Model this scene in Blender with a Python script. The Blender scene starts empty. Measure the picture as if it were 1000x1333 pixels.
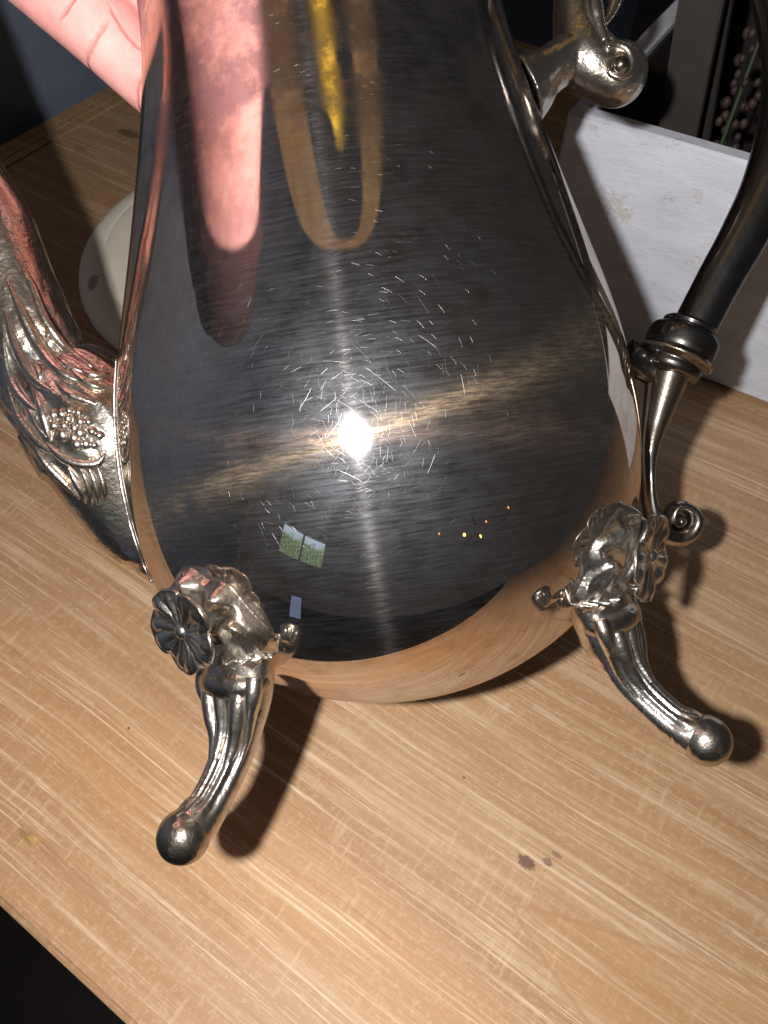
import bpy, bmesh, math, random
import numpy as np
from mathutils import Vector, Matrix
from mathutils.bvhtree import BVHTree
random.seed(7); np.random.seed(7)
rad = math.radians
S = bpy.context.scene
C = S.collection

# ---------------------------------------------------------------- camera
PITCH = rad(55); F = 963.0; CX, CY = 500.0, 666.5; H = 0.259
cam_d = bpy.data.cameras.new('camera'); cam = bpy.data.objects.new('camera', cam_d); C.objects.link(cam)
cam.location = (0, 0, H); cam.rotation_euler = (rad(90) - PITCH, 0, 0)
cam_d.sensor_fit = 'VERTICAL'; cam_d.sensor_height = 36; cam_d.lens = 36 * F / 1333
cam_d.clip_start = 0.005; cam_d.clip_end = 60
S.camera = cam
RT = Vector((1, 0, 0)); UP = Vector((0, math.sin(PITCH), math.cos(PITCH))); VW = Vector((0, math.cos(PITCH), -math.sin(PITCH)))
CAM = Vector((0, 0, H))
def ray(px, py): return VW + RT * ((px - CX) / F) - UP * ((py - CY) / F)
def on_z(px, py, z=0.0):
    d = ray(px, py); return CAM + d * ((z - H) / d.z)
def on_plane(px, py, p, n):
    d = ray(px, py); return CAM + d * ((p - CAM).dot(n) / d.dot(n))

# ---------------------------------------------------------------- world, flash, exposure
w = bpy.data.worlds.new('World'); S.world = w; w.use_nodes = True
w.node_tree.nodes['Background'].inputs[0].default_value = (0.55, 0.50, 0.50, 1)
w.node_tree.nodes['Background'].inputs[1].default_value = 0.050
S.view_settings.view_transform = 'Standard'; S.view_settings.look = 'None'
S.view_settings.exposure = 0.0; S.view_settings.gamma = 1
ld = bpy.data.lights.new('flash', 'POINT'); ld.energy = 5.0; ld.shadow_soft_size = 0.0036; ld.color = (1.0, 0.95, 0.90)
lo = bpy.data.objects.new('flash', ld); C.objects.link(lo)
lo.location = CAM - RT * 0.032 + UP * 0.007 - VW * 0.022

S.cycles.max_bounces = 8; S.cycles.glossy_bounces = 6; S.cycles.sample_clamp_indirect = 6
S.cycles.use_denoising = True

# ---------------------------------------------------------------- helpers
def meta(o, label=None, cat=None, group=None, kind=None):
    if label: o['label'] = label
    if cat: o['category'] = cat
    if group: o['group'] = group
    if kind: o['kind'] = kind
    return o
def empty(name, loc=(0, 0, 0), M=None):
    o = bpy.data.objects.new(name, None); C.objects.link(o); o.empty_display_size = .02
    if M is not None: o.matrix_world = M
    else: o.location = loc
    return o
def mobj(name, verts, faces, mat, parent=None, smooth=True, uv=None):
    me = bpy.data.meshes.new(name); me.from_pydata([tuple(v) for v in verts], [], faces)
    if uv is not None:
        l = me.uv_layers.new(name='UVMap')
        vi = np.zeros(len(me.loops), dtype=np.int32); me.loops.foreach_get('vertex_index', vi)
        l.data.foreach_set('uv', np.asarray(uv, dtype=np.float32)[vi].ravel())
    if smooth: me.polygons.foreach_set('use_smooth', [True] * len(me.polygons))
    me.materials.append(mat); me.update()
    o = bpy.data.objects.new(name, me); C.objects.link(o)
    if parent is not None: o.parent = parent
    return o
def grid_faces(nu, nv, wrap_v=True, off=0):
    fs = []
    for i in range(nu - 1):
        for j in range(nv if wrap_v else nv - 1):
            k = (j + 1) % nv
            fs.append((off + i * nv + j, off + i * nv + k, off + (i + 1) * nv + k, off + (i + 1) * nv + j))
    return fs
def crom(P, n):
    """Catmull-Rom through rows of P (any width), n samples"""
    P = np.asarray(P, float); m = len(P); out = []
    # parametrise by chord so that samples are even
    d = np.r_[0, np.cumsum(np.linalg.norm(np.diff(P[:, :3], axis=0), axis=1) + 1e-9)]
    for t in np.linspace(0, d[-1], n):
        i = int(np.clip(np.searchsorted(d, t) - 1, 0, m - 2)); u = (t - d[i]) / (d[i + 1] - d[i])
        p1, p2 = P[i], P[i + 1]; p0 = P[i - 1] if i > 0 else 2 * p1 - p2; p3 = P[i + 2] if i < m - 2 else 2 * p2 - p1
        out.append(.5 * (2 * p1 + (p2 - p0) * u + (2 * p0 - 5 * p1 + 4 * p2 - p3) * u * u + (3 * p1 - p0 - 3 * p2 + p3) * u ** 3))
    return np.array(out)
def sweep(P, n, seg, side, ry=1.0, fn=None, caps=True):
    """tube through rows (x,y,z,r[,ry]); side = fixed cross direction; fn(t, ang) -> radius factor"""
    Q = crom(P, n); pts = Q[:, :3]; T = np.gradient(pts, axis=0); T /= np.linalg.norm(T, axis=1)[:, None] + 1e-12
    side = np.asarray(side, float); V = []
    for i in range(n):
        b = side - T[i] * side.dot(T[i]); b /= np.linalg.norm(b); nrm = np.cross(b, T[i])
        r = max(Q[i, 3], 1e-5); r2 = Q[i, 4] if Q.shape[1] > 4 else r * ry
        for j in range(seg):
            a = 2 * math.pi * j / seg; k = fn(i / (n - 1), a) if fn else 1
            V.append(pts[i] + nrm * (r * math.cos(a) * k) + b * (r2 * math.sin(a) * k))
    Fs = grid_faces(n, seg)
    if caps:
        V.append(pts[0]); V.append(pts[-1]); a, b = len(V) - 2, len(V) - 1
        for j in range(seg):
            Fs.append((a, (j + 1) % seg, j)); Fs.append((b, (n - 1) * seg + j, (n - 1) * seg + (j + 1) % seg))
    return V, Fs
def join(*parts):
    V, Fs = [], []
    for v, f in parts:
        o = len(V); V += list(v); Fs += [tuple(i + o for i in q) for q in f]
    return V, Fs
def sstep(a, b, x):
    t = min(1, max(0, (x - a) / (b - a))); return t * t * (3 - 2 * t)
def ball(c, r, nu=14, nv=20, sc=(1, 1, 1)):
    V = []; c = np.asarray(c, float)
    for i in range(nu):
        th = math.pi * i / (nu - 1)
        for j in range(nv):
            ph = 2 * math.pi * j / nv
            V.append(c + r * np.array([sc[0] * math.sin(th) * math.cos(ph), sc[1] * math.sin(th) * math.sin(ph), sc[2] * math.cos(th)]))
    return V, grid_faces(nu, nv)
def box_obj(name, M, size, mat, parent=None, bev=0.0008, seg=2):
    bm = bmesh.new(); bmesh.ops.create_cube(bm, size=1)
    for v in bm.verts: v.co = Vector((v.co.x * size[0], v.co.y * size[1], v.co.z * size[2]))
    if bev: bmesh.ops.bevel(bm, geom=bm.edges[:], offset=bev, segments=seg, affect='EDGES')
    me = bpy.data.meshes.new(name); bm.to_mesh(me); bm.free(); me.materials.append(mat)
    lim = sorted((size[0] * size[1], size[1] * size[2], size[0] * size[2]))[0] * .4
    for p in me.polygons: p.use_smooth = bool(bev) and p.area < lim
    o = bpy.data.objects.new(name, me); C.objects.link(o)
    if parent is not None: o.parent = parent; o.matrix_local = M
    else: o.matrix_world = M
    return o
def remesh(o, vox, smooth=6):
    m = o.modifiers.new('remesh', 'REMESH'); m.mode = 'VOXEL'; m.voxel_size = vox; m.use_smooth_shade = True
    s = o.modifiers.new('smooth', 'SMOOTH'); s.factor = .5; s.iterations = smooth

# ---------------------------------------------------------------- node helpers
class NT:
    def __init__(s, name):
        s.m = bpy.data.materials.new(name); s.m.use_nodes = True; s.t = s.m.node_tree; s.t.nodes.clear()
        s.out = s.t.nodes.new('ShaderNodeOutputMaterial')
    def n(s, kind, **kw):
        nd = s.t.nodes.new('ShaderNode' + kind)
        for k, v in kw.items():
            if k.startswith('_'): setattr(nd, k[1:], v)
            else: s.set(nd, k.replace('_', ' '), v)
        return nd
    def set(s, nd, k, v):
        i = nd.inputs[int(k[1:])] if k[0] == 'i' and k[1:].isdigit() else nd.inputs[k]
        if hasattr(v, 'is_output'): s.t.links.new(v, i)
        else: i.default_value = v
    def math(s, op, a, b=None, c=None, clamp=False):
        nd = s.t.nodes.new('ShaderNodeMath'); nd.operation = op; nd.use_clamp = clamp
        for k, v in enumerate((a, b, c)):
            if v is None: continue
            s.set(nd, 'i%d' % k, v)
        return nd.outputs[0]
    def mix(s, f, a, b, mode='MIX'):
        nd = s.t.nodes.new('ShaderNodeMix'); nd.data_type = 'RGBA'; nd.blend_type = mode
        s.set(nd, 'i0', f); s.set(nd, 'i6', a); s.set(nd, 'i7', b); return nd.outputs[2]
    def noise(s, v, sc, det=3, rough=.55, dist=0):
        nd = s.n('TexNoise', Vector=v, Scale=sc, Detail=det, Roughness=rough, Distortion=dist); return nd.outputs[0]
    def ramp(s, f, *st):
        nd = s.t.nodes.new('ShaderNodeValToRGB'); s.t.links.new(f, nd.inputs[0]); e = nd.color_ramp.elements
        while len(e) < len(st): e.new(.5)
        for k, (p, c) in enumerate(st):
            e[k].position = p; e[k].color = (c, c, c, 1) if isinstance(c, (int, float)) else (*c, 1)
        return nd.outputs[0]
    def mapr(s, f, a, b, c=0., d=1.):
        nd = s.n('MapRange', i0=f, i1=a, i2=b, i3=c, i4=d); return nd.outputs[0]
    def mapping(s, v, loc=(0, 0, 0), rot=(0, 0, 0), sc=(1, 1, 1)):
        return s.n('Mapping', i0=v, i1=loc, i2=rot, i3=sc).outputs[0]
    def done(s, sh): s.t.links.new(sh, s.out.inputs[0]); return s.m
def c4(r, g, b): return (r, g, b, 1)

def scratch_layer(T, v, scale, wid, length, seed):
    """one short straight scratch per voronoi cell, each with its own direction; returns 0..1 height"""
    mp = T.mapping(v, loc=(seed * 3.17, seed * 1.73, 0))
    vo = T.n('TexVoronoi', _voronoi_dimensions='2D', Vector=mp, Scale=scale)
    sc = T.n('VectorMath', _operation='SCALE', i0=mp); sc.inputs['Scale'].default_value = 1.0
    d = T.n('VectorMath', _operation='SUBTRACT', i0=mp, i1=vo.outputs['Position'])
    sep = T.n('SeparateColor', i0=vo.outputs['Color'])
    ang = T.math('MULTIPLY', sep.outputs[0], math.pi)
    rot = T.n('VectorRotate', _rotation_type='Z_AXIS', Vector=d.outputs[0], Angle=ang)
    xyz = T.n('SeparateXYZ', i0=rot.outputs[0])
    # slight bow
    bow = T.math('MULTIPLY', T.math('MULTIPLY', xyz.outputs[0], xyz.outputs[0]), scale * .10)
    y = T.math('ABSOLUTE', T.math('ADD', xyz.outputs[1], bow))
    x = T.math('ABSOLUTE', xyz.outputs[0])
    a = T.n('MapRange', _interpolation_type='SMOOTHSTEP', i0=y, i1=0.0, i2=wid, i3=1.0, i4=0.0).outputs[0]; a = T.math('MULTIPLY', a, T.math('POWER', sep.outputs[2], 1.7)); b = T.mapr(x, length * .6, length, 1, 0)
    k = T.math('GREATER_THAN', sep.outputs[1], .25)
    return T.math('MULTIPLY', T.math('MULTIPLY', a, b), k)

def silver(name, base=(.60, .55, .50), rough=.07, scratches=False, tarnish=.5, relief=0.0, dark_cavity=False):
    T = NT(name)
    if scratches:
        v = T.n('UVMap').outputs[0]
    else:
        v = T.n('TexCoord').outputs['Object']
    ob = T.n('TexCoord').outputs['Object']
    n1 = T.noise(ob, 38, 5, .6); n2 = T.noise(ob, 160, 4, .6); n3 = T.noise(ob, 900, 3, .6)
    tint = T.mix(T.mapr(n1, .42, .68), c4(*base), c4(base[0] * .93, base[1] * .80, base[2] * .66))
    tint = T.mix(T.math('MULTIPLY', T.mapr(n2, .52, .72), tarnish), tint, c4(base[0] * .55, base[1] * .46, base[2] * .38))
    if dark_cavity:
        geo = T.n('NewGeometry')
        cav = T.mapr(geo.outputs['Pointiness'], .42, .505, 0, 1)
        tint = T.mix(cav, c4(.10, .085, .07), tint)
    r = T.math('ADD', T.mapr(n2, .3, .75, rough * .6, rough * 1.7), T.mapr(n3, .55, .8, 0, .05))
    bn = []
    if scratches:
        h = None
        for (s_, w_, l_, sd) in ((100, .00006, .0060, 1), (230, .00006, .0030, 2), (440, .00005, .0014, 5), (560, .00005, .0011, 8), (700, .00005, .0009, 13), (380, .00005, .0016, 17)):
            k = scratch_layer(T, v, s_, w_, l_, sd)
            h = k if h is None else T.math('MAXIMUM', h, k)
        dens = T.mapr(T.noise(ob, 22, 3, .6), .35, .62, .15, 1.0)
        h = T.math('MULTIPLY', h, dens)
        # tiny pits / dust
        vo = T.n('TexVoronoi', _voronoi_dimensions='2D', Vector=v, Scale=420)
        pit = T.math('MULTIPLY', T.mapr(vo.outputs['Distance'], .0, .10, 1, 0), T.math('GREATER_THAN', T.n('SeparateColor', i0=vo.outputs['Color']).outputs[2], .72))
        bump = T.n('Bump', Strength=.90, Distance=.000034, Height=T.math('ADD', h, pit))
        wav = T.n('Bump', Strength=.12, Distance=.0012, Height=T.noise(ob, 28, 1, .4)); T.set(bump, 'Normal', wav.outputs[0])
        nrm = bump.outputs[0]
        sm = wav.outputs[0]
        zz = T.mapr(T.n('SeparateXYZ', i0=ob).outputs[2], .030, .075)
        smudge = T.math('MULTIPLY', T.mapr(T.noise(ob, 48, 5, .72), .44, .58), zz)      # fingermarks and tarnish round the neck
        tint = T.mix(T.math('MULTIPLY', smudge, .75), tint, c4(.24, .22, .26))
        g1 = T.n('BsdfGlossy', _distribution='BECKMANN', Color=tint, Roughness=T.math('ADD', T.mapr(n2, .35, .75, .014, .05), T.math('ADD', T.math('MULTIPLY', smudge, .11), T.math('MULTIPLY', zz, .055))), Normal=sm)
        T.set(g1, 'Color', tint)
        # scratched lobe
        g2 = T.n('BsdfGlossy', _distribution='BECKMANN', Color=c4(.86, .86, .90), Roughness=.19, Normal=sm)
        # brushed lobes: hairline polish marks running round the pot and slanting across it
        tg = T.n('Tangent', _direction_type='UV_MAP').outputs[0]
        brn = T.mapr(T.noise(T.mapping(v, sc=(150, 1300, 1)), 1, 5, .8), .44, .62)
        g3 = T.n('BsdfGlossy', Color=c4(.92, .86, .86), Roughness=.32, Anisotropy=.76, Rotation=.0, Normal=sm, Tangent=tg)
        g4 = T.n('BsdfGlossy', Color=c4(1.0, .72, .44), Roughness=.31, Anisotropy=.72, Rotation=.271, Normal=sm, Tangent=tg)
        g5 = T.n('BsdfGlossy', Color=c4(1.0, .62, .46), Roughness=.27, Anisotropy=.74, Rotation=.238, Normal=sm, Tangent=tg)
        gs = T.n('BsdfGlossy', _distribution='BECKMANN', Color=c4(.88, .86, .86), Roughness=.34, Normal=nrm)
        m0 = T.n('MixShader', i0=T.math('MULTIPLY', T.math('MINIMUM', T.math('MULTIPLY', h, 4.), 1.), .085), i1=g1.outputs[0], i2=gs.outputs[0])
        m1 = T.n('MixShader', i0=T.mapr(n2, .40, .75, .010, .024), i1=m0.outputs[0], i2=g2.outputs[0])
        brm = T.math('MULTIPLY', T.mapr(T.noise(ob, 42, 5, .65), .36, .66, .25, 1.0), T.math('ADD', .25, brn))
        m2 = T.n('MixShader', i0=T.math('MULTIPLY', brm, .008), i1=m1.outputs[0], i2=g3.outputs[0])
        m3 = T.n('MixShader', i0=T.math('MULTIPLY', brm, .022), i1=m2.outputs[0], i2=g4.outputs[0])
        m4 = T.n('MixShader', i0=T.math('MULTIPLY', brm, .008), i1=m3.outputs[0], i2=g5.outputs[0])
        haze = T.n('BsdfGlossy', Color=c4(.78, .83, .92), Roughness=.55, Normal=sm)
        m5 = T.n('MixShader', i0=T.mapr(T.math('ADD', T.noise(T.mapping(v, rot=(0, 0, .5), sc=(90, 1500, 1)), 1, 4, .8), T.math('MULTIPLY', T.math('SUBTRACT', n2, .5), .5)), .36, .66, .010, .044), i1=m4.outputs[0], i2=haze.outputs[0])
        return T.done(m5.outputs[0])
    bump = T.n('Bump', Strength=.35, Distance=.0004 + relief, Height=T.math('ADD', n2, T.math('MULTIPLY', n3, .25)))
    g1 = T.n('BsdfGlossy', Color=tint, Roughness=r, Normal=bump.outputs[0])
    g2 = T.n('BsdfGlossy', Color=tint, Roughness=.38, Normal=bump.outputs[0])
    m = T.n('MixShader', i0=.24, i1=g1.outputs[0], i2=g2.outputs[0])
    return T.done(m.outputs[0])

M_BODY = silver('polished_scratched_silver', (.66, .61, .565), scratches=True, tarnish=.55)
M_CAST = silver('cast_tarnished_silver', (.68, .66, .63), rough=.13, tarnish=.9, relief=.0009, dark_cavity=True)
M_TUBE = silver('dull_silver_tube', (.20, .205, .215), rough=.11, tarnish=.7)

# ---------------------------------------------------------------- wood table
GR = Vector((-.831, .556, 0)).normalized(); EG = Vector((.556, .831, 0)).normalized(); GX = -GR   # along the grain (to the left), across it
def wood():
    T = NT('washed_wood_grain'); co = T.n('TexCoord').outputs['Object']   # x along grain, y across (metres)
    warp = T.noise(T.mapping(co, sc=(5, 9, 1)), 1, 2, .5)
    cmb = T.n('CombineXYZ', i1=T.math('MULTIPLY', T.math('SUBTRACT', warp, .5), .012)).outputs[0]
    v = T.n('VectorMath', _operation='ADD', i0=co, i1=cmb).outputs[0]
    broad = T.noise(T.mapping(v, sc=(3, 26, 1)), 1, 4, .6)
    med = T.noise(T.mapping(v, sc=(7, 150, 1)), 1, 4, .65)
    fine = T.noise(T.mapping(v, sc=(9, 850, 1)), 1, 6, .78)
    fine2 = T.noise(T.mapping(v, loc=(3, 7, 0), sc=(14, 620, 1)), 1, 5, .8)
    cross = T.noise(T.mapping(co, sc=(420, 60, 1)), 1, 4, .7)
    cell = T.noise(T.mapping(co, sc=(420, 520, 1)), 1, 5, .8)
    base = T.ramp(broad, (.30, (.30, .170, .080)), (.48, (.37, .225, .118)), (.62, (.41, .268, .152)), (.75, (.33, .200, .100)))
    base = T.mix(T.mapr(med, .38, .60), T.mix(.45, base, c4(.30, .165, .08)), base)
    base = T.mix(T.math('MULTIPLY', T.mapr(med, .52, .66), .30), base, c4(.68, .53, .37))
    # orange band near the front edge
    sx = T.n('SeparateXYZ', i0=v)
    og = T.math('MULTIPLY', T.mapr(T.math('ABSOLUTE', T.math('SUBTRACT', sx.outputs[1], .052)), .008, .026, 1, 0), T.mapr(T.noise(T.mapping(v, sc=(6, 20, 1)), 1, 3), .35, .6))
    base = T.mix(T.math('MULTIPLY', og, .45), base, c4(.46, .235, .09))
    # pale lime wash caught in the open grain
    line = T.math('MULTIPLY', T.mapr(fine, .535, .565), T.mapr(fine2, .46, .52))
    patch = T.mapr(T.noise(T.mapping(v, loc=(9, 2, 0), sc=(9, 60, 1)), 1, 4, .7), .40, .62, .15, 1)
    f = T.math('MULTIPLY', line, patch)
    col = T.mix(T.math('MULTIPLY', f, .62), base, c4(.76, .64, .50))
    thin = T.math('MULTIPLY', T.mapr(fine2, .585, .62), .45)
    col = T.mix(thin, col, c4(.68, .54, .40))
    cr = T.math('MULTIPLY', T.mapr(cross, .54, .64), T.mapr(T.noise(T.mapping(co, loc=(1, 5, 0), sc=(20, 30, 1)), 1, 3), .45, .62))
    col = T.mix(T.math('MULTIPLY', cr, .30), col, c4(.66, .50, .35))
    col = T.mix(T.math('MULTIPLY', T.mapr(cell, .52, .60), .34), col, c4(.56, .40, .26))
    dk = T.mapr(T.noise(T.mapping(v, loc=(4, 4, 0), sc=(9, 520, 1)), 1, 5, .75), .58, .63)
    col = T.mix(T.math('MULTIPLY', dk, .42), col, c4(.24, .125, .055))
    hgt = T.math('ADD', T.math('MULTIPLY', fine, .6), T.math('MULTIPLY', cell, .4))
    # stains: (x, y, rx, ry, strength, colour)
    for (px, py, rx, ry, st, cc) in STAINS:
        p = to_table(px, py)
        d = T.n('VectorMath', _operation='SUBTRACT', i0=co, i1=(p[0], p[1], 0)).outputs[0]
        d = T.n('VectorMath', _operation='DIVIDE', i0=d, i1=(rx, ry, 1)).outputs[0]
        ln = T.n('VectorMath', _operation='LENGTH', i0=d).outputs['Value']
        wob = T.math('ADD', ln, T.math('MULTIPLY', T.math('SUBTRACT', T.noise(co, 620, 5, .75), .5), 2.0))
        col = T.mix(T.math('MULTIPLY', T.mapr(wob, .70, 1.05, 1, 0), st), col, c4(*cc))
    # pointed cathedral figure at the front
    p = to_table(668, 1180)
    lx = T.math('SUBTRACT', sx.outputs[0], p[0])                      # grows away from the tip, along the grain to the right
    ly = T.math('ABSOLUTE', T.math('SUBTRACT', sx.outputs[1], T.math('ADD', p[1], T.math('MULTIPLY', lx, -.03))))
    edge = T.math('SUBTRACT', T.math('MULTIPLY', T.math('POWER', T.math('MAXIMUM', lx, 0.), .8), .20), ly)
    ins = T.mapr(edge, 0, .0012)
    rim = T.math('MULTIPLY', T.mapr(T.math('ABSOLUTE', edge), .0, .0011, 1, 0), T.math('GREATER_THAN', lx, 0.))
    col = T.mix(T.math('MULTIPLY', ins, .26), col, c4(.42, .25, .12))
    col = T.mix(T.math('MULTIPLY', rim, .75), col, c4(.34, .19, .09))
    b = T.n('Bump', Strength=.5, Distance=.00025, Height=hgt)
    pr = T.n('BsdfPrincipled', Base_Color=col, Roughness=.52, Normal=b.outputs[0]); pr.inputs['Specular IOR Level'].default_value = .35
    return T.done(pr.outputs[0])
# table frame: origin on the near edge, x along the grain, y across
NE0 = on_z(2, 1183)
def to_table(px, py):
    p = on_z(px, py) - NE0; return (p.dot(GX), p.dot(EG))
STAINS = [(685, 1122, .0034, .0020, .95, (.13, .07, .045)), (713, 1122, .0020, .0013, .85, (.18, .11, .07)), (725, 1113, .0018, .0009, .8, (.18, .11, .07)),
          (35, 1088, .0042, .0017, .75, (.22, .13, .05)), (43, 1093, .0022, .0010, .8, (.45, .27, .09)), (62, 1108, .006, .0016, .5, (.25, .14, .07)), (168, 948, .0006, .0005, .9, (.07, .04, .03)),
          (105, 1150, .016, .0022, .45, (.30, .17, .09)), (190, 1215, .02, .003, .35, (.32, .19, .11)),
          (168, 174, .010, .0045, .75, (.12, .07, .04)), (105, 194, .006, .003, .4, (.18, .11, .07)), (604, 1012, .0005, .0004, .9, (.07, .04, .03))]
M_WOOD = wood()
XEND = to_table(0, 181)[0]; WID = 0.62; XR = .75
print('table end', XEND, 'near edge 2nd', to_table(165, 1333))
RZ = math.atan2(GX.y, GX.x); TH = .024
tbl = empty('wooden_table', M=Matrix.Translation(NE0) @ Matrix.Rotation(RZ, 4, 'Z'))
meta(tbl, 'washed tan wooden table with long pale grain under the silver coffee pot', 'table')
def tb(name, x0, x1, y0, y1, z0, z1, mat, bev=.002, parent=tbl):
    return box_obj(name, Matrix.Translation(((x0 + x1) / 2, (y0 + y1) / 2, (z0 + z1) / 2)), (x1 - x0, y1 - y0, z1 - z0), mat, parent, bev, 4)
tt = tb('tabletop', XEND + .030, XR, 0, WID, -TH, 0, M_WOOD, .0024)
tt.data.transform(Matrix.Translation(((XEND + .030 + XR) / 2, WID / 2, -TH / 2))); tt.location = (0, 0, 0)          # its grain is laid out in table coordinates
# stepped moulding along the far end (three beads, each a little lower)
for k, (a, b, z) in enumerate(((.020, .0298, -.0006), (.011, .0198, -.0018), (.0, .0108, -.0032))):
    tb('edge_bead', XEND + a, XEND + b, -.001, WID, -TH, z, M_WOOD, .0016)
M_DARKWOOD = None
def plain(name, col, rough=.6, bump=0, var=.12, sc=30, metal=0, spec=.4):
    T = NT(name); co = T.n('TexCoord').outputs['Object']; n = T.noise(co, sc, 5, .65)
    d = tuple(x * (1 - var * 2) for x in col); l = tuple(min(1, x * (1 + var)) for x in col)
    c = T.mix(T.mapr(n, .35, .65), c4(*d), c4(*l))
    b = T.n('Bump', Strength=.5, Distance=bump or .0001, Height=T.noise(co, sc * 8, 4, .7))
    p = T.n('BsdfPrincipled', Base_Color=c, Roughness=rough, Metallic=metal, Normal=b.outputs[0]); p.inputs['Specular IOR Level'].default_value = spec
    return T.done(p.outputs[0])
M_LEG = plain('dark_stained_wood', (.10, .06, .035), .6)
for lx in (XEND + .06, XR - .06):
    for ly in (.07, WID - .06):
        tb('leg', lx - .03, lx + .03, ly - .03, ly + .03, -.75, -TH - .0005, M_LEG, .003)
M_FLOOR = plain('dark_floor', (.035, .028, .024), .6, sc=8)
fl = mobj('floor', [(-3, -3, -.752), (3, -3, -.752), (3, 3, -.752), (-3, 3, -.752)], [(0, 1, 2, 3)], M_FLOOR, smooth=False); meta(fl, kind='structure')
M_WALL = plain('blue_grey_wall_paint', (.155, .19, .265), .75, bump=.0003, var=.06, sc=60)
WM = Matrix.Translation(NE0 + GX * (XEND - .012) + EG * .35) @ Matrix.Rotation(RZ, 4, 'Z')
wl = box_obj('wall', WM @ Matrix.Translation((-.03, 0, .30)), (.06, 2.6, 2.1), M_WALL, None, .001); meta(wl, kind='structure')

# ---------------------------------------------------------------- coffee pot: pose
TAU = rad(5); TH8 = rad(8.0)
ax = -math.sin(TH8) * RT + math.cos(TH8) * UP; ax = math.cos(TAU) * ax - math.sin(TAU) * VW; ax.normalize()
xl = (RT - ax * ax.dot(RT)).normalized(); yl = ax.cross(xl)
PC = CAM + (VW + RT * ((495.8 - CX) / F) - UP * ((587.5 - CY) / F)) * .21
PM = Matrix(((xl.x, yl.x, ax.x, PC.x), (xl.y, yl.y, ax.y, PC.y), (xl.z, yl.z, ax.z, PC.z), (0, 0, 0, 1))); PI_ = PM.inverted()
pot = empty('coffee_pot', M=PM)
meta(pot, 'shiny scratched silver coffee pot with floral feet, tilted above the wooden table', 'coffee pot')
def L(px, py, yo=0.0):
    """picture point -> pot-local point on the plane y_local = yo"""
    p = on_plane(px, py, PC + yl * yo, yl); q = PI_ @ p; return np.array([q.x, q.y, q.z])
# profile (half of the outline): measured radii along the axis
KS = np.array([-.06887, -.06, -.035, -.01, .02, .05, .08, .11, .135, .16])
KR = np.array([0, .0354, .0623, .0693, .0684, .0613, .0536, .0478, .0472, .0490])
def spl(k, v, x):
    n = len(k); h = np.diff(k); A = np.zeros((n, n)); b = np.zeros(n); A[0, 0] = A[-1, -1] = 1
    for i in range(1, n - 1):
        A[i, i - 1] = h[i - 1]; A[i, i] = 2 * (h[i - 1] + h[i]); A[i, i + 1] = h[i]
        b[i] = 6 * ((v[i + 1] - v[i]) / h[i] - (v[i] - v[i - 1]) / h[i - 1])
    M = np.linalg.solve(A, b); i = np.clip(np.searchsorted(k, x) - 1, 0, n - 2); t = x - k[i]; d = k[i + 1] - x
    return M[i] * d ** 3 / (6 * h[i]) + M[i + 1] * t ** 3 / (6 * h[i]) + (v[i] / h[i] - M[i] * h[i] / 6) * d + (v[i + 1] / h[i] - M[i + 1] * h[i] / 6) * t
def R_at(s): return np.sqrt(np.maximum(spl(KS, KR ** 2, np.atleast_1d(np.asarray(s, float))), 1e-12))
NS, NA = 220, 256
ss = KS[0] + (.160 - KS[0]) * np.linspace(0, 1, NS) ** 1.6
rr = R_at(ss)
prof = list(zip(rr, ss)) + [(.0500, .166), (.0520, .170), (.0535, .1715), (.0540, .173), (.0530, .1745), (.0515, .175)]
V, UVs = [], []
arc = 0.0
for i, (r, s) in enumerate(prof):
    if i: arc += math.hypot(r - prof[i - 1][0], s - prof[i - 1][1])
    for j in range(NA + 1):
        a = 2 * math.pi * j / NA + math.pi / 2
        V.append((r * math.cos(a), r * math.sin(a), s)); UVs.append((j / NA * .42, arc))
Fs = grid_faces(len(prof), NA + 1, wrap_v=False)
body = mobj('body', V, Fs, M_BODY, pot, uv=UVs)
body_bvh = BVHTree.FromPolygons([PM @ Vector(v) for v in V], Fs)
# hinged domed lid with a finial, above the frame
V = []; LP = [(.0512, .1745), (.0505, .177), (.046, .184), (.036, .192), (.022, .198), (.010, .201), (.006, .204), (.009, .209), (.011, .214), (.008, .219), (.0015, .222), (.0001, .2222)]
LQ = crom([(r, 0, s) for r, s in LP], 60); LQ[:, 0] = np.maximum(LQ[:, 0], 0)
for r, _, s in LQ:
    for j in range(96): V.append((r * math.cos(2 * math.pi * j / 96), r * math.sin(2 * math.pi * j / 96), s))
mobj('lid', V, grid_faces(60, 96), M_TUBE, pot)

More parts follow.
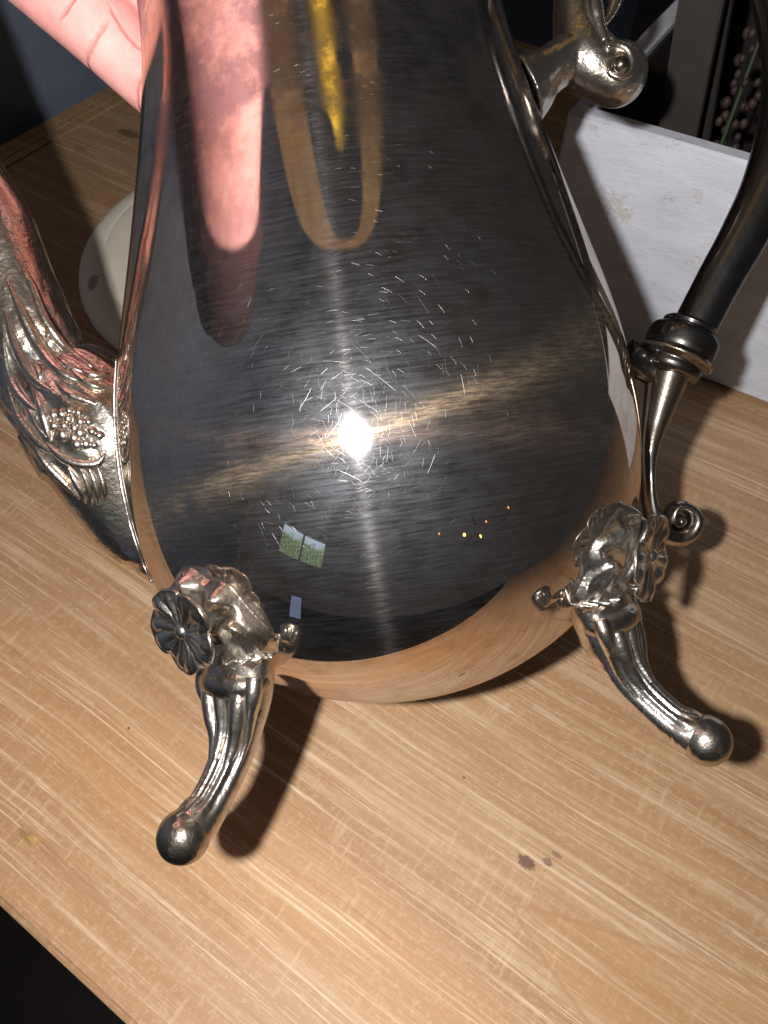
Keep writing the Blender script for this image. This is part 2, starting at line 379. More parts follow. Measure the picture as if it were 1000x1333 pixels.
# ---------------------------------------------------------------- spout
SP = [((-170, -190), (-235, -120)), ((-120, -60), (-195, 10)), ((-75, 60), (-160, 120)), ((-40, 135), (-125, 200)), ((0, 212), (-88, 290)), ((21, 252), (-60, 345)), ((43, 317), (-28, 415)), ((69, 385), (0, 492)), ((93, 440), (19, 543)),
      ((146, 462), (36, 583)), ((215, 520), (64, 630)), ((232, 600), (93, 665)), ((240, 670), (123, 692)), ((240, 712), (161, 730)), ((226, 742), (181, 747)), ((212, 757), (197, 758))]
rows = []
for (a, b) in SP:
    A, B = L(*a), L(*b); c = (A + B) / 2; r = np.linalg.norm(A - B) / 2
    rows.append((c[0], c[1], c[2], r, r * .86))
rows = np.array(rows); rows[9:, 4] = np.minimum(rows[9:, 4], [.0200, .0205, .0190, .0165, .0125, .0085, .0040])
from mathutils import noise as mn
def spout_fn(t, a):
    # acanthus ridges: run lengthways, curl near the joint, fade towards the tip of the spout
    env = math.exp(-((t - .67) / .085) ** 2)
    env2 = math.exp(-((t - .76) / .05) ** 2)
    front = max(0, -math.sin(a))                                   # camera side
    w = a * 7 + 6 * math.sin(t * 11) * .8
    k = 1 + .006 * math.sin(a * 5 + 1) * sstep(0, .2, 1 - t) + .022 * env * (abs(math.sin(w)) ** .7 - .5) * 2
    k += .016 * env2 * front * math.sin(a * 22 + t * 20)
    k += .030 * env * mn.noise(Vector((t * 34, math.cos(a) * 4, math.sin(a) * 4)))
    k += .022 * env * mn.noise(Vector((t * 90, math.cos(a) * 9, math.sin(a) * 9)))
    return k
V, Fs = sweep(rows, 330, 220, (0, 1, 0), fn=spout_fn)
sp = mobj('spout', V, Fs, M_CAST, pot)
sp_bvh = BVHTree.FromPolygons([PM @ Vector(v) for v in V], Fs)
def hit(bvh, px, py):
    d = ray(px, py).normalized(); p, n, i, dist = bvh.ray_cast(CAM, d)
    return (p, n) if p is not None else (None, None)
def to_pot(p): q = PI_ @ p; return np.array([q.x, q.y, q.z])
def dir_pot(n): q = PI_.to_3x3() @ n; return np.array([q.x, q.y, q.z])
def refl(px, py):
    p, n = hit(body_bvh, px, py); d = ray(px, py).normalized(); return p, (d - 2 * d.dot(n) * n).normalized()
# grape cluster of small beads
parts = []; rnd = random.Random(3); n_ = 0; placed = []
while n_ < 30 and len(placed) < 3000:
    u, v_ = rnd.uniform(-1, 1), rnd.uniform(-1, 1); placed.append(0)
    if u * u + v_ * v_ > 1: continue
    px = 100 + u * 31 + v_ * 6; py = 557 + v_ * 25 + u * 9
    if any(math.hypot(px - q[0], py - q[1]) < 9.2 for q in placed if q): continue
    placed.append((px, py)); p, n = hit(sp_bvh, px, py)
    if p is None: continue
    r = rnd.uniform(.0010, .0017); parts.append(ball(to_pot(p) + dir_pot(n) * r * .05, r, 10, 14, (1, 1, rnd.uniform(.9, 1.3)))); n_ += 1
M_DULL = silver('worn_dull_silver', (.58, .55, .51), rough=.22, tarnish=.5, relief=.0004)
mobj('grape_cluster', *join(*parts), M_DULL, sp)
# leaves and stems laid on the spout: each a ridge of changing width running over its face
def vein(pts, r0, bvh, lift=.3, flat=1.0):
    rws = []
    for k, (px, py) in enumerate(pts):
        p, n = hit(bvh, px, py)
        if p is None: continue
        t = k / (len(pts) - 1); r = r0 * (.15 + .85 * max(0, math.sin(math.pi * t)) ** .7)
        rws.append(np.r_[to_pot(p) + dir_pot(n) * r * lift, r, r * flat])
    if len(rws) < 3: return None
    return sweep(rws, 26, 10, (0.2, 1, .1))
vs = []
VEINS = [([(20, 330), (42, 375), (60, 420), (88, 455), (120, 478)], .0016), ([(8, 360), (30, 410), (52, 452), (80, 486), (112, 500)], .0018),
         ([(5, 400), (22, 452), (45, 492), (72, 512)], .0015), ([(4, 440), (14, 490), (34, 522), (58, 540)], .0013), ([(10, 500), (28, 545), (52, 575), (72, 592)], .0015),
         ([(40, 500), (55, 530), (62, 555), (66, 575)], .0014), ([(70, 495), (88, 512), (108, 520), (128, 528)], .0015), ([(84, 470), (104, 492), (124, 504), (138, 506)], .0013),
         ([(60, 575), (78, 592), (100, 602), (126, 603), (138, 590)], .0014), ([(36, 560), (58, 598), (86, 628), (104, 650)], .0013), ([(88, 606), (98, 622), (108, 640), (112, 656)], .0012),
         ([(104, 608), (112, 622), (118, 642), (120, 658)], .0010), ([(116, 609), (123, 624), (128, 642), (130, 656)], .0010), ([(127, 608), (133, 622), (137, 640), (138, 652)], .0009),
         ([(48, 395), (60, 412), (64, 432), (60, 448)], .0013), ([(28, 470), (44, 476), (54, 490), (50, 505)], .0012), ([(100, 478), (118, 488), (134, 490), (144, 486)], .0011),
         ([(66, 455), (80, 470), (96, 480), (112, 486)], .0010), ([(24, 520), (40, 535), (50, 555), (62, 570)], .0009)]
for p_, r_ in VEINS:
    q = vein(p_, r_, sp_bvh)
    if q: vs.append(q)
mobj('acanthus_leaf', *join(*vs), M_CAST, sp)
# raised rim where the spout meets the body
rim = []
for (px, py) in ((150, 468), (147, 500), (145, 530), (144, 560), (145, 590), (148, 620), (153, 650), (161, 680), (172, 710), (184, 736), (197, 757)):
    p, n = hit(body_bvh, px + 2, py)
    for q in range(40):
        if p is not None: break
        p, n = hit(body_bvh, px + 2 + q * .5, py)
    z = to_pot(p) + dir_pot(n) * .0004; rim.append((z[0], z[1], z[2], .00042 if py > 500 and py < 660 else .00026))
rim[-1] = (*rim[-1][:3], .0003); mobj('joint_rim', *sweep(rim, 90, 12, (0, 1, 0)), M_CAST, sp)

# ---------------------------------------------------------------- handle
hp = [(752, -60), (768, -110), (800, -155), (850, -182), (905, -172), (965, -120), (1012, -40), (1034, 55), (1030, 145), (1004, 235), (970, 305), (938, 362), (903, 428)]
rows = [(*L(*p), .0078 if k < 2 else .0084) for k, p in enumerate(hp)]
for k in range(len(rows)): rows[k] = (*rows[k][:3], [.0062, .0064, .0070, .0076, .0080, .0082, .0083, .0083, .0080, .0073, .0066, .0062, .0060][k])
hd = mobj('handle', *sweep(rows, 220, 48, (0, 1, 0)), M_TUBE, pot)
# ringed collar (revolved about the handle's own direction)
A, B = L(899, 424), L(864, 496); dz = (B - A) / np.linalg.norm(B - A); LEN = np.linalg.norm(B - A)
cx_ = np.cross(dz, (0, 1, 0)); cx_ /= np.linalg.norm(cx_); cy_ = np.cross(dz, cx_)
def collar(prof_, name, mat, A=A, dz=dz, cx_=cx_, cy_=cy_, LEN=LEN, parent=hd, wob=0):
    V = []; Q = crom([(r, 0, t) for t, r in prof_], 90)
    for r, _, t in Q:
        for j in range(64):
            a = 2 * math.pi * j / 64; k = r * .93 * (1 + (wob * mn.noise(Vector((a * 9, t * 30, 3))) if wob else 0)); V.append(A + dz * t * LEN + cx_ * k * math.cos(a) + cy_ * k * math.sin(a))
    return mobj(name, V, grid_faces(90, 64), mat, parent)
collar([(-.04, .0055), (-.03, .0074), (.02, .0082), (.06, .0078), (.10, .0085), (.14, .0098), (.22, .0105), (.40, .0106), (.50, .0103), (.56, .0108), (.60, .0109), (.64, .0100), (.68, .0092), (.76, .0092), (.84, .0086), (.90, .0070), (.94, .0050), (.95, .001)], 'collar', M_TUBE)
collar([(.545, .0100), (.555, .01105), (.58, .01125), (.605, .01105), (.615, .0100)], 'solder_ring', M_CAST, wob=.05)
rows = [(869, 488, .0066), (862, 515, .0054), (853, 550, .0040), (846, 585, .0027), (843, 620, .0020), (845, 650, .0022), (851, 672, .0028), (862, 690, .0034), (878, 699, .0033), (895, 695, .0029), (904, 681, .0025), (901, 667, .0022), (889, 659, .0019), (877, 661, .0017), (872, 672, .0015), (876, 682, .0014), (884, 682, .0014)]
rows = [(*L(px, py), r * .88, max(r, .0040) if k > 3 else r * 1.1) for k, (px, py, r) in enumerate(rows)]
M_MID = silver('greyed_silver', (.42, .40, .385), rough=.14, tarnish=.7)
tail = sweep(rows, 260, 28, (0, 1, 0))
bead = ball(L(882, 678), .0021, 12, 16, (1, 2.1, 1))
mobj('tail_scroll', *join(tail, bead), M_MID, hd)
mobj('bracket', *sweep([(*L(866, 492), .0050), (*L(848, 482), .0040), (*L(832, 474), .0044), (*L(815, 468), .0060)], 30, 24, (0, 1, 0)), M_TUBE, hd)
# upper socket: flange on the body, column and scroll
s1 = sweep([(*L(752, -90), .0052), (*L(751, -45), .0056), (*L(749, 0), .0058), (*L(750, 30), .0062), (*L(757, 60), .0074), (*L(772, 82), .0078), (*L(795, 98), .0072)], 80, 48, (0, 1, 0))
s2 = sweep([(*L(678, 118), .0100, .011), (*L(693, 108), .0084, .0095), (*L(712, 94), .0060, .008), (*L(735, 78), .0060, .007), (*L(760, 66), .0064, .007)], 60, 48, (0, 1, 0))
s3 = ball(L(803, 97), .0082, 24, 32)
so = mobj('handle_socket', *join(s1, s2, s3), M_CAST, hd); remesh(so, .0005, 12)
vol = [(790, 62), (802, 58), (816, 64), (823, 78), (820, 94), (808, 101), (795, 95), (792, 84), (799, 77), (808, 79)]
rows = [(*(L(px, py, -.0075)), .0012 - .00006 * k) for k, (px, py) in enumerate(vol)]
lf = sweep([(*L(770, -30, -.004), .0012), (*L(774, 5, -.0055), .0022), (*L(780, 32, -.006), .0018), (*L(788, 55, -.0068), .0014)], 40, 14, (0, 1, 0))
lf2 = sweep([(*L(800, -40, -.001), .0014), (*L(802, -5, -.002), .0020), (*L(794, 20, -.003), .0013), (*L(782, 34, -.004), .0007)], 40, 14, (0, 1, 0))
mobj('scroll_leaf', *join(sweep(rows, 90, 14, (0, 1, 0)), ball(L(808, 84, -.0085), .0022, 12, 16), lf, lf2), M_CAST, hd)

# ---------------------------------------------------------------- four feet
AZ = [rad(-130), rad(-38.2), rad(50), rad(141.8)]
def legpt(px, py, az):
    nrm = Vector((-math.sin(az), math.cos(az), 0)); nw = PM.to_3x3() @ nrm
    q = PI_ @ on_plane(px, py, PC, nw); return (q.x * math.cos(az) + q.y * math.sin(az), q.z)

LEGC = [(.0590, -.0360, .0050, .0108), (.0600, -.0440, .0066, .0098), (.0606, -.0500, .0064, .0080), (.0624, -.0560, .0053, .0063), (.0650, -.0612, .0046, .0052), (.0689, -.0660, .0043, .0046), (.0735, -.0702, .0044, .0044), (.0762, -.0718, .0049, .0049), (.0790, -.0731, .0050, .0050), (.0806, -.0737, .0046, .0046)]
def leg_fn(t, a):
    f = sstep(.25, .50, t) * (1 - sstep(.86, .95, t))
    out = max(0, -math.cos(a)) if LEG_SIGN < 0 else max(0, math.cos(a))
    g = math.sin(a) * (5.6 * math.pi)                              # grooves spread over the outer face
    return 1 + f * .060 * (math.cos(g) - .4) * min(1, out * 2.2 + .15)
LEG_SIGN = 1
rows = [(r, 0, z, a, b) for r, z, a, b in LEGC]
# find which way the sweep's cross direction points (outwards should be cos a > 0)
_V, _ = sweep(rows, 12, 8, (0, 1, 0)); _c = crom(rows, 12)
if (np.array(_V[6 * 8]) - _c[6, :3])[0] < 0: LEG_SIGN = -1
shaft = sweep(rows, 190, 120, (0, 1, 0), fn=leg_fn)
foot_ball = ball((.0808, 0, -.0738), .0056, 26, 36, (1.0, 1.0, 1.0))
# scrolls where the shaft leaves the leaf plate
lumps = []
for sg in (-1, 1):
    lumps.append(sweep([(.0632, sg * .0052, -.0445, .0016), (.0652, sg * .0052, -.0490, .0020), (.0660, sg * .0046, -.0535, .0020), (.0666, sg * .0034, -.0580, .0018), (.0692, sg * .0026, -.0625, .0010), (.0725, sg * .0018, -.0672, .0005)], 60, 24, (0, 1, 0)))
    lumps.append(sweep([(.0630, sg * .0090, -.0440, .0018), (.0640, sg * .0088, -.0480, .0020), (.0642, sg * .0070, -.0530, .0014), (.0650, sg * .0050, -.0590, .0009), (.0690, sg * .0038, -.0655, .0004)], 50, 20, (0, 1, 0)))
lumps.append(sweep([(.0655, 0, -.0440, .0022), (.0662, 0, -.0500, .0018), (.0672, 0, -.0560, .0013), (.0700, 0, -.0615, .0010)], 50, 20, (0, 1, 0)))
lumps.append(ball((.0618, 0, -.0462), .0066, 28, 44, (.98, 1.52, .70)))
foot_mesh = join(shaft, foot_ball, *lumps)

# leaf plate hugging the body: height field over (tangent t, axial s)
PT, PS_ = 150, 130; Vp = []
def plate_h(t, s):
    u = t / .0140; v = (s + .0345) / .0150
    ang = math.atan2(v, u); rad_ = math.hypot(u, v)
    lim = 1.0 + .055 * math.cos(7 * ang + .6) + .05 * math.cos(3 * ang) + .03 * mn.noise(Vector((math.cos(ang) * 3, math.sin(ang) * 3, 0)))
    e = 1 - rad_ / lim
    base = .0036 * (sstep(0, .20, e) ** .7) if e > 0 else 0
    h = base
    if e > 0:
        # upper folds running out from the rosette
        up = sstep(-.1, .45, v)
        h += .0011 * up * sstep(0, .2, e) * math.sin(ang * 9 + 1.2 * mn.noise(Vector((u * 2, v * 2, 1))))
        h += .0009 * sstep(0, .15, e) * mn.noise(Vector((u * 3.2, v * 3.2, 4)))
        for sg in (-1, 1):                                          # palmette on either side
            a = (t - sg * .0090) / .0042; b = (s + .0385) / .0078; q = a * a + b * b
            if q < 1.25:
                k = 1 - sstep(.7, 1.25, q)
                rim_ = math.exp(-((q - .92) / .17) ** 2)
                ph = math.atan2(t - sg * .0090, s + .047)
                ins_ = 1 - sstep(.45, .8, q)
                h += rim_ * .0015 - ins_ * .0008 + ins_ * .0016 * math.exp(-(a / .22) ** 2) + ins_ * .0004 * math.cos(ph * 21)
        rim2 = math.exp(-((e - .07) / .05) ** 2); h += .0005 * rim2
    else:
        h = -.0012 * min(1, -e * 8)
    low = sstep(-.0470, -.0400, s)
    return h * low - (1 - low) * .0030
for i in range(PS_):
    s_ = -.0525 + (.0525 - .0165) * i / (PS_ - 1); R0 = float(R_at(s_)[0])
    if s_ < -.040: R0 = max(R0, .0622 + (s_ + .040) * .10)         # lower lip stands off the curving bottom
    for j in range(PT):
        t = -.0160 + .0320 * j / (PT - 1); r = R0 + plate_h(t, s_)
        if s_ < -.046:
            r -= .0 
        th = t / .066; Vp.append((r * math.cos(th), r * math.sin(th), s_))
KEEP = []
for i in range(PS_):
    for j in range(PT):
        t = -.0160 + .0320 * j / (PT - 1); s_ = -.0525 + .0360 * i / (PS_ - 1); KEEP.append(plate_h(t, s_) > -.0004)
plate = (Vp, [f for f in grid_faces(PS_, PT, wrap_v=False) if all(KEEP[i] for i in f)])

# five-petalled rosette, each petal fluted and slightly overlapping the next
Vr = []; NR, NP = 46, 300
for i in range(NR):
    q = i / (NR - 1)
    for j in range(NP):
        ph = 2 * math.pi * j / NP; w = (ph * 5 / (2 * math.pi)) % 1.0           # place within the petal
        lobe = abs(math.sin(math.pi * w)) ** .45
        R0 = .0106 * (.80 + .20 * lobe) * (1 + .06 * math.sin(2 * ph + .7)); rr_ = .0010 + (R0 - .0010) * q
        cup = -.0006 + .0024 * q ** 1.5 - .0010 * sstep(.70, 1, q) + .0011 * (1 - q) ** 3
        over = .0009 * (w - .5) * q ** .8 * min(1, min(w, 1 - w) * 14)
        flu = .00032 * math.sin(w * 2 * math.pi * 3.0 + .6) * math.sin(math.pi * min(1, q * .90 + .08)) ** 1.0
        edge = -.0009 * (1 - lobe) * q
        wav = .0006 * mn.noise(Vector((math.cos(ph) * 3, math.sin(ph) * 3, q * 2)))
        fade_ = 1
        zz = cup + over + flu + edge + wav * q
        Vr.append((zz, rr_ * math.cos(ph), rr_ * math.sin(ph)))
rt = (Vr, grid_faces(NR, NP))
hub = ball((.0006, 0, 0), .0010, 12, 18, (.8, 1, 1))
Rm = Matrix.Translation((.0722, 0, -.0315)) @ Matrix.Rotation(rad(10), 4, 'Y')
def xf(M, part): return [tuple(M @ Vector(v)) for v in part[0]], part[1]
foot0 = None
for k, az in enumerate(AZ):
    if k == 0:
        foot = mobj('foot', *foot_mesh, M_CAST, pot)
        pl = mobj('leaf_plate', *plate, M_CAST, foot)
        so_ = pl.modifiers.new('solid', 'SOLIDIFY'); so_.thickness = .0008; so_.offset = -1
        ro = mobj('rosette', *join(xf(Rm, rt), xf(Rm, hub)), M_CAST, foot)
        so_ = ro.modifiers.new('solid', 'SOLIDIFY'); so_.thickness = .0009; so_.offset = -1
        foot0 = foot
    else:
        foot = foot0.copy(); C.objects.link(foot); foot.parent = pot
        for ch in foot0.children:
            c = ch.copy(); C.objects.link(c); c.parent = foot
    foot.rotation_euler = (0, 0, az)

# ---------------------------------------------------------------- white crate
def white_paint():
    T = NT('chipped_white_paint'); co = T.n('TexCoord').outputs['Object']
    n = T.noise(T.mapping(co, sc=(8, 8, 30)), 3, 5, .65); m = T.noise(co, 160, 5, .7); k = T.noise(T.mapping(co, sc=(60, 60, 300)), 3, 4, .7)
    c = T.mix(T.mapr(n, .35, .65), c4(.54, .575, .66), c4(.66, .70, .79))
    c = T.mix(T.math('MULTIPLY', T.mapr(k, .52, .68), .35), c, c4(.46, .47, .52))
    pk = T.math('MULTIPLY', T.mapr(T.noise(co, 75, 4, .7),   .60, .63), T.mapr(T.noise(co, 420, 4, .7), .42, .55))
    c = T.mix(T.math('MULTIPLY', pk, .50), c, c4(.52, .42, .33))
    b = T.n('Bump', Strength=.6, Distance=.0004, Height=T.math('ADD', k, T.math('MULTIPLY', pk, -.6)))
    p = T.n('BsdfPrincipled', Base_Color=c, Roughness=.6, Normal=b.outputs[0]); p.inputs['Specular IOR Level'].default_value = .25
    return T.done(p.outputs[0])
M_WHITE = white_paint(); M_DARK = plain('charcoal_stained_wood', (.018, .015, .014), .8, sc=40); M_GREY = plain('weathered_grey_brown_slat', (.028, .023, .021), .75, sc=60)
B1 = on_z(915, 495); D1 = (on_z(1000, 528) - B1).normalized(); N1 = Vector((-D1.y, D1.x, 0))     # N1 points away from the camera
CORN = on_plane(739, 144, B1, -N1); CH = .1046; CO = Vector((CORN.x, CORN.y, 0))
CM = Matrix(((D1.x, N1.x, 0, CO.x), (D1.y, N1.y, 0, CO.y), (0, 0, 1, 0.0), (0, 0, 0, 1)))
crate = empty('wooden_crate', M=CM); meta(crate, 'chipped white painted wooden box with dark inside, standing behind the curved handle', 'box')
CL, CD, TK = .21, .20, .0085
def cb(name, x0, x1, y0, y1, z0, z1, mat, parent=crate, bev=.0014):
    return box_obj(name, Matrix.Translation(((x0 + x1) / 2, (y0 + y1) / 2, (z0 + z1) / 2)), (x1 - x0, y1 - y0, z1 - z0), mat, parent, bev, 3)
cb('front_board', 0, CL, 0, TK, .0006, CH, M_WHITE)
cb('side_board', 0, TK, TK + .0003, CD, .0006, CH - .0002, M_WHITE)
cb('side_board', CL - TK, CL, TK + .0003, CD, .0006, CH - .0002, M_WHITE)
cb('back_board', 0, CL, CD + .0003, CD + TK, .0006, CH, M_WHITE)
cb('bottom_board', TK + .0003, CL - TK - .0003, TK + .0003, CD - .0003, .0008, .007, M_DARK)
cb('lining', TK + .0003, CL - TK - .0003, TK + .0003, TK + .0018, .0075, CH - .0035, M_DARK, bev=.0003)
cb('lining', TK + .0003, TK + .0018, TK + .0022, CD - .0005, .0075, CH - .0035, M_DARK, bev=.0003)
cb('lining', CL - TK - .0018, CL - TK - .0003, TK + .0022, CD - .0005, .0075, CH - .0035, M_DARK, bev=.0003)
cb('lining', TK + .0022, CL - TK - .0022, CD - .0018, CD - .0003, .0075, CH - .0035, M_DARK, bev=.0003)
# dark slats standing inside the box, leaning on its rim
def in_crate(px, py, y):
    p = on_plane(px, py, CO + N1 * y, N1); q = CM.inverted() @ p; return np.array(q[:])
def slat(label, pa, pb, ya, yb, wd, mat, zmin=.010):
    a, b = in_crate(*pa, ya), in_crate(*pb, yb); d = b - a; d /= np.linalg.norm(d)
    a = a - d * ((a[2] - zmin) / d[2]) if d[2] > 0 else a
    L_ = np.linalg.norm(b - a); z = Vector(d); y = Vector((0, 1, 0)); y = (y - z * y.dot(z)).normalized(); x = y.cross(z)
    M = CM @ Matrix(((x.x, y.x, z.x, (a[0] + b[0]) / 2), (x.y, y.y, z.y, (a[1] + b[1]) / 2), (x.z, y.z, z.z, (a[2] + b[2]) / 2), (0, 0, 0, 1)))
    o = box_obj('wooden_slat', M, (wd, .005, L_), mat, None, .0006, 2)
    o.parent = crate; o.matrix_parent_inverse = CM.inverted(); o['label'] = label; return o
slat('wider grey brown slat', (884, 165), (925, -60), .0225, .0225, .016, M_GREY)
slat('thin nearly black slat', (915, 170), (952, -60), .050, .050, .007, M_DARK)
# berries and a leaf in the box
M_BER = plain('dusky_berry_skin', (.035, .020, .018), .6, sc=90, var=.2); M_BER2 = plain('ochre_berry_skin', (.038, .032, .018), .6, sc=90, var=.2); M_LEAF = plain('dull_green_leaf', (.045, .065, .035), .6, sc=60)
a0 = in_crate(955, 150, .036); bs = empty('berry_sprig', M=CM @ Matrix.Translation((a0[0], a0[1], .008)))
meta(bs, 'artificial sprig of dusky pink berries with a green leaf inside the white box', 'berry sprig')
stem = sweep([(0, 0, 0, .0012), (.001, .001, .03, .0011), (0, -.001, .06, .0010), (-.001, 0, .130, .0006)], 24, 8, (0, 1, 0))
mobj('stem', *stem, M_LEAF, bs)
rnd = random.Random(11)
for k in range(60):
    z = .030 + .098 * rnd.random(); th = rnd.uniform(0, 6.28); rr_ = rnd.uniform(.003, .0085)
    mobj('berry', *ball((rr_ * math.cos(th), rr_ * math.sin(th) * .8, z), rnd.uniform(.0013, .0021), 8, 10, (1, 1, 1.25)), rnd.choice([M_BER, M_BER, M_BER2]), bs)
lv = []; 
for i in range(20):
    t = i / 19; wd = .0035 * math.sin(math.pi * min(1, t * .95 + .05)) ** .8
    for j in range(5):
        u = (j - 2) / 2; lv.append((.004 + .012 * t + u * wd * .6, -.008 - .002 * t + abs(u) * .0008, .030 + .048 * t - u * wd * .5))
lf_ = mobj('leaf', lv, grid_faces(20, 5, wrap_v=False), M_LEAF, bs); sm_ = lf_.modifiers.new('solid', 'SOLIDIFY'); sm_.thickness = .0004

# ---------------------------------------------------------------- cream dish behind the spout
def cream():
    T = NT('cream_glaze_chipped'); co = T.n('TexCoord').outputs['Object']
    n = T.noise(co, 25, 4, .6)
    c = T.mix(T.mapr(n, .35, .65), c4(.76, .70, .58), c4(.84, .79, .68))
    p = DISH_CHIP
    d = T.n('VectorMath', _operation='SUBTRACT', i0=co, i1=p).outputs[0]
    d = T.n('VectorMath', _operation='DIVIDE', i0=d, i1=(.0030, .0060, .006)).outputs[0]
    ln = T.math('ADD', T.n('VectorMath', _operation='LENGTH', i0=d).outputs['Value'], T.math('MULTIPLY', T.math('SUBTRACT', T.noise(co, 240, 4, .7), .5), 1.6))
    c = T.mix(T.mapr(ln, .8, 1.15, .9, 0), c, c4(.36, .24, .19))
    pr = T.n('BsdfPrincipled', Base_Color=c, Roughness=.38); pr.inputs['Specular IOR Level'].default_value = .4
    return T.done(pr.outputs[0])
DC = on_z(345, 338); DR = .1010
q_ = on_z(122, 372, .010) - DC; DISH_CHIP = (q_.x, q_.y, .010)
M_CREAM = cream()
DP = [(0, .0120), (.070, .0121), (.0800, .0122), (.0845, .0119), (.0853, .0114), (.0862, .0120), (.0900, .0118), (.0950, .0105), (.0990, .0075), (.1008, .0035), (.1010, .0010), (.0985, .0003), (0, .0003)]
Vd = []
DQ = [(r, z) for r, z in DP]
for r, z in DQ:
    for j in range(160): Vd.append((r * math.cos(2 * math.pi * j / 160), r * math.sin(2 * math.pi * j / 160), z))
dish = mobj('dish', Vd, grid_faces(len(DQ), 160), M_CREAM); dish.location = (DC.x, DC.y, .0004)
dm = dish.modifiers.new('sub', 'SUBSURF'); dm.levels = dm.render_levels = 2
meta(dish, 'round cream ceramic dish with a brown chip, behind the ornate spout', 'dish')

# ---------------------------------------------------------------- hand gripping the neck
def skin():
    T = NT('palm_skin'); co = T.n('TexCoord').outputs['Object']
    n = T.noise(co, 70, 5, .65); m = T.noise(co, 900, 4, .7)
    c = T.mix(T.mapr(n, .35, .65), c4(.74, .34, .32), c4(.88, .47, .44))
    c = T.mix(T.math('MULTIPLY', T.mapr(m, .5, .7), .25), c, c4(.66, .26, .24))
    sx = T.n('SeparateXYZ', i0=co); cr = None
    for (ax_, az_, bx, bz, px_, pz_, wd) in CREASES:
        (x1, z1), (x2, z2), (x3, z3) = (ax_, az_), (bx, bz), (px_, pz_)
        dd = 2 * (x1 * (z2 - z3) + x2 * (z3 - z1) + x3 * (z1 - z2))
        ux = ((x1*x1+z1*z1)*(z2-z3) + (x2*x2+z2*z2)*(z3-z1) + (x3*x3+z3*z3)*(z1-z2)) / dd
        uz = ((x1*x1+z1*z1)*(x3-x2) + (x2*x2+z2*z2)*(x1-x3) + (x3*x3+z3*z3)*(x2-x1)) / dd
        rr0 = math.hypot(x1 - ux, z1 - uz)
        v2 = T.n('CombineXYZ', i0=T.math('SUBTRACT', sx.outputs[0], ux), i1=T.math('SUBTRACT', sx.outputs[2], uz)).outputs[0]
        ln = T.n('VectorMath', _operation='LENGTH', i0=v2).outputs['Value']
        dist = T.math('ABSOLUTE', T.math('ADD', T.math('SUBTRACT', ln, rr0), T.math('MULTIPLY', T.math('SUBTRACT', T.noise(co, 140, 3, .6), .5), .0016)))
        mx, mz = x2, z2; hl = math.hypot(x1 - x3, z1 - z3) * .6
        e3 = T.n('CombineXYZ', i0=T.math('SUBTRACT', sx.outputs[0], mx), i1=T.math('SUBTRACT', sx.outputs[2], mz)).outputs[0]
        near = T.mapr(T.n('VectorMath', _operation='LENGTH', i0=e3).outputs['Value'], hl * .6, hl, 1, 0)
        k = T.math('MULTIPLY', T.mapr(dist, 0, wd, 1, 0), near); cr = k if cr is None else T.math('MAXIMUM', cr, k)
    c = T.mix(T.math('MULTIPLY', cr, .38), c, c4(.70, .22, .18))
    b = T.n('Bump', Strength=.8, Distance=.0009, Height=T.math('SUBTRACT', T.math('MULTIPLY', m, .12), cr))
    p = T.n('BsdfPrincipled', Base_Color=c, Roughness=.5, Normal=b.outputs[0]); p.inputs['Subsurface Weight'].default_value = .25
    p.inputs['Subsurface Radius'].default_value = (1, .35, .2); p.inputs['Subsurface Scale'].default_value = .004; p.inputs['Specular IOR Level'].default_value = .35
    return T.done(p.outputs[0])
def cz(px, py): q = L(px, py, 0); return (float(q[0]), float(q[2]))
CREASES = [(*cz(66, 52), *cz(104, 40), *cz(132, 6), .0009), (*cz(148, 122), *cz(157, 95), *cz(176, 74), .0007), (*cz(134, -6), *cz(152, 22), *cz(182, 50), .0009), (*cz(60, 10), *cz(90, -12), *cz(105, -40), .0006)]
M_SKIN = skin()
HP = []
def cap(a, b, ra, rb, n=10):
    """tapered capsule between two pot-local points"""
    a, b = np.asarray(a, float), np.asarray(b, float); d = b - a; Ln = np.linalg.norm(d); d /= Ln
    sd = np.array([0, 1, 0]) if abs(d[1]) < .8 else np.array([1, 0, 0])
    rows = [(*(a - d * ra * .95), ra * .30), (*(a - d * ra * .6), ra * .80), (*a, ra)] + [(*(a + (b - a) * t), ra + (rb - ra) * t) for t in (.33, .66)] + [(*b, rb), (*(b + d * rb * .6), rb * .80), (*(b + d * rb * .95), rb * .30)]
    HP.append(sweep(rows, 28, 20, sd))
def HL(px, py, yo): return L(px, py, yo)
OFF = (62, -70)                                                     # one finger's breadth across the palm, in the plane of the palm
def fp(k, px, py, yo): return HL(px + OFF[0] * k, py + OFF[1] * k, yo)
for k in range(4):
    yo = .010 + .003 * k
    cap(fp(k * .8, -120, -185, yo), fp(k, 60, -30, yo + .002), .0125, .0118)
    cap(fp(k, 60, -30, yo + .002), fp(k, 212, 112, yo + .010), .0118, .0104)
    # fingers wrap round the back of the neck
    tip = [0, .004, .006, .002][k]
    cap(fp(k, 212, 112, yo + .012), fp(k, 240, 112, yo + .044), .0096, .0088)
    cap(fp(k, 240, 112, yo + .044), fp(k, 320, 105, .062 + yo * .3), .0088, .0080)
    cap(fp(k, 320, 105, .062 + yo * .3), fp(k, 410 + tip * 2000, 90, .060 + yo * .3), .0080, .0068)
cap(HL(-150, -250, .012), HL(-30, -150, .012), .022, .019)           # heel of the palm
cap(HL(-20, -260, .004), HL(90, -170, .004), .019, .016)             # ball of the thumb
cap(HL(60, -400, -.004), HL(190, -370, -.030), .0150, .0125)
cap(HL(190, -370, -.030), HL(300, -350, -.052), .0125, .0108)
cap(HL(300, -350, -.052), HL(400, -340, -.060), .0108, .0088)
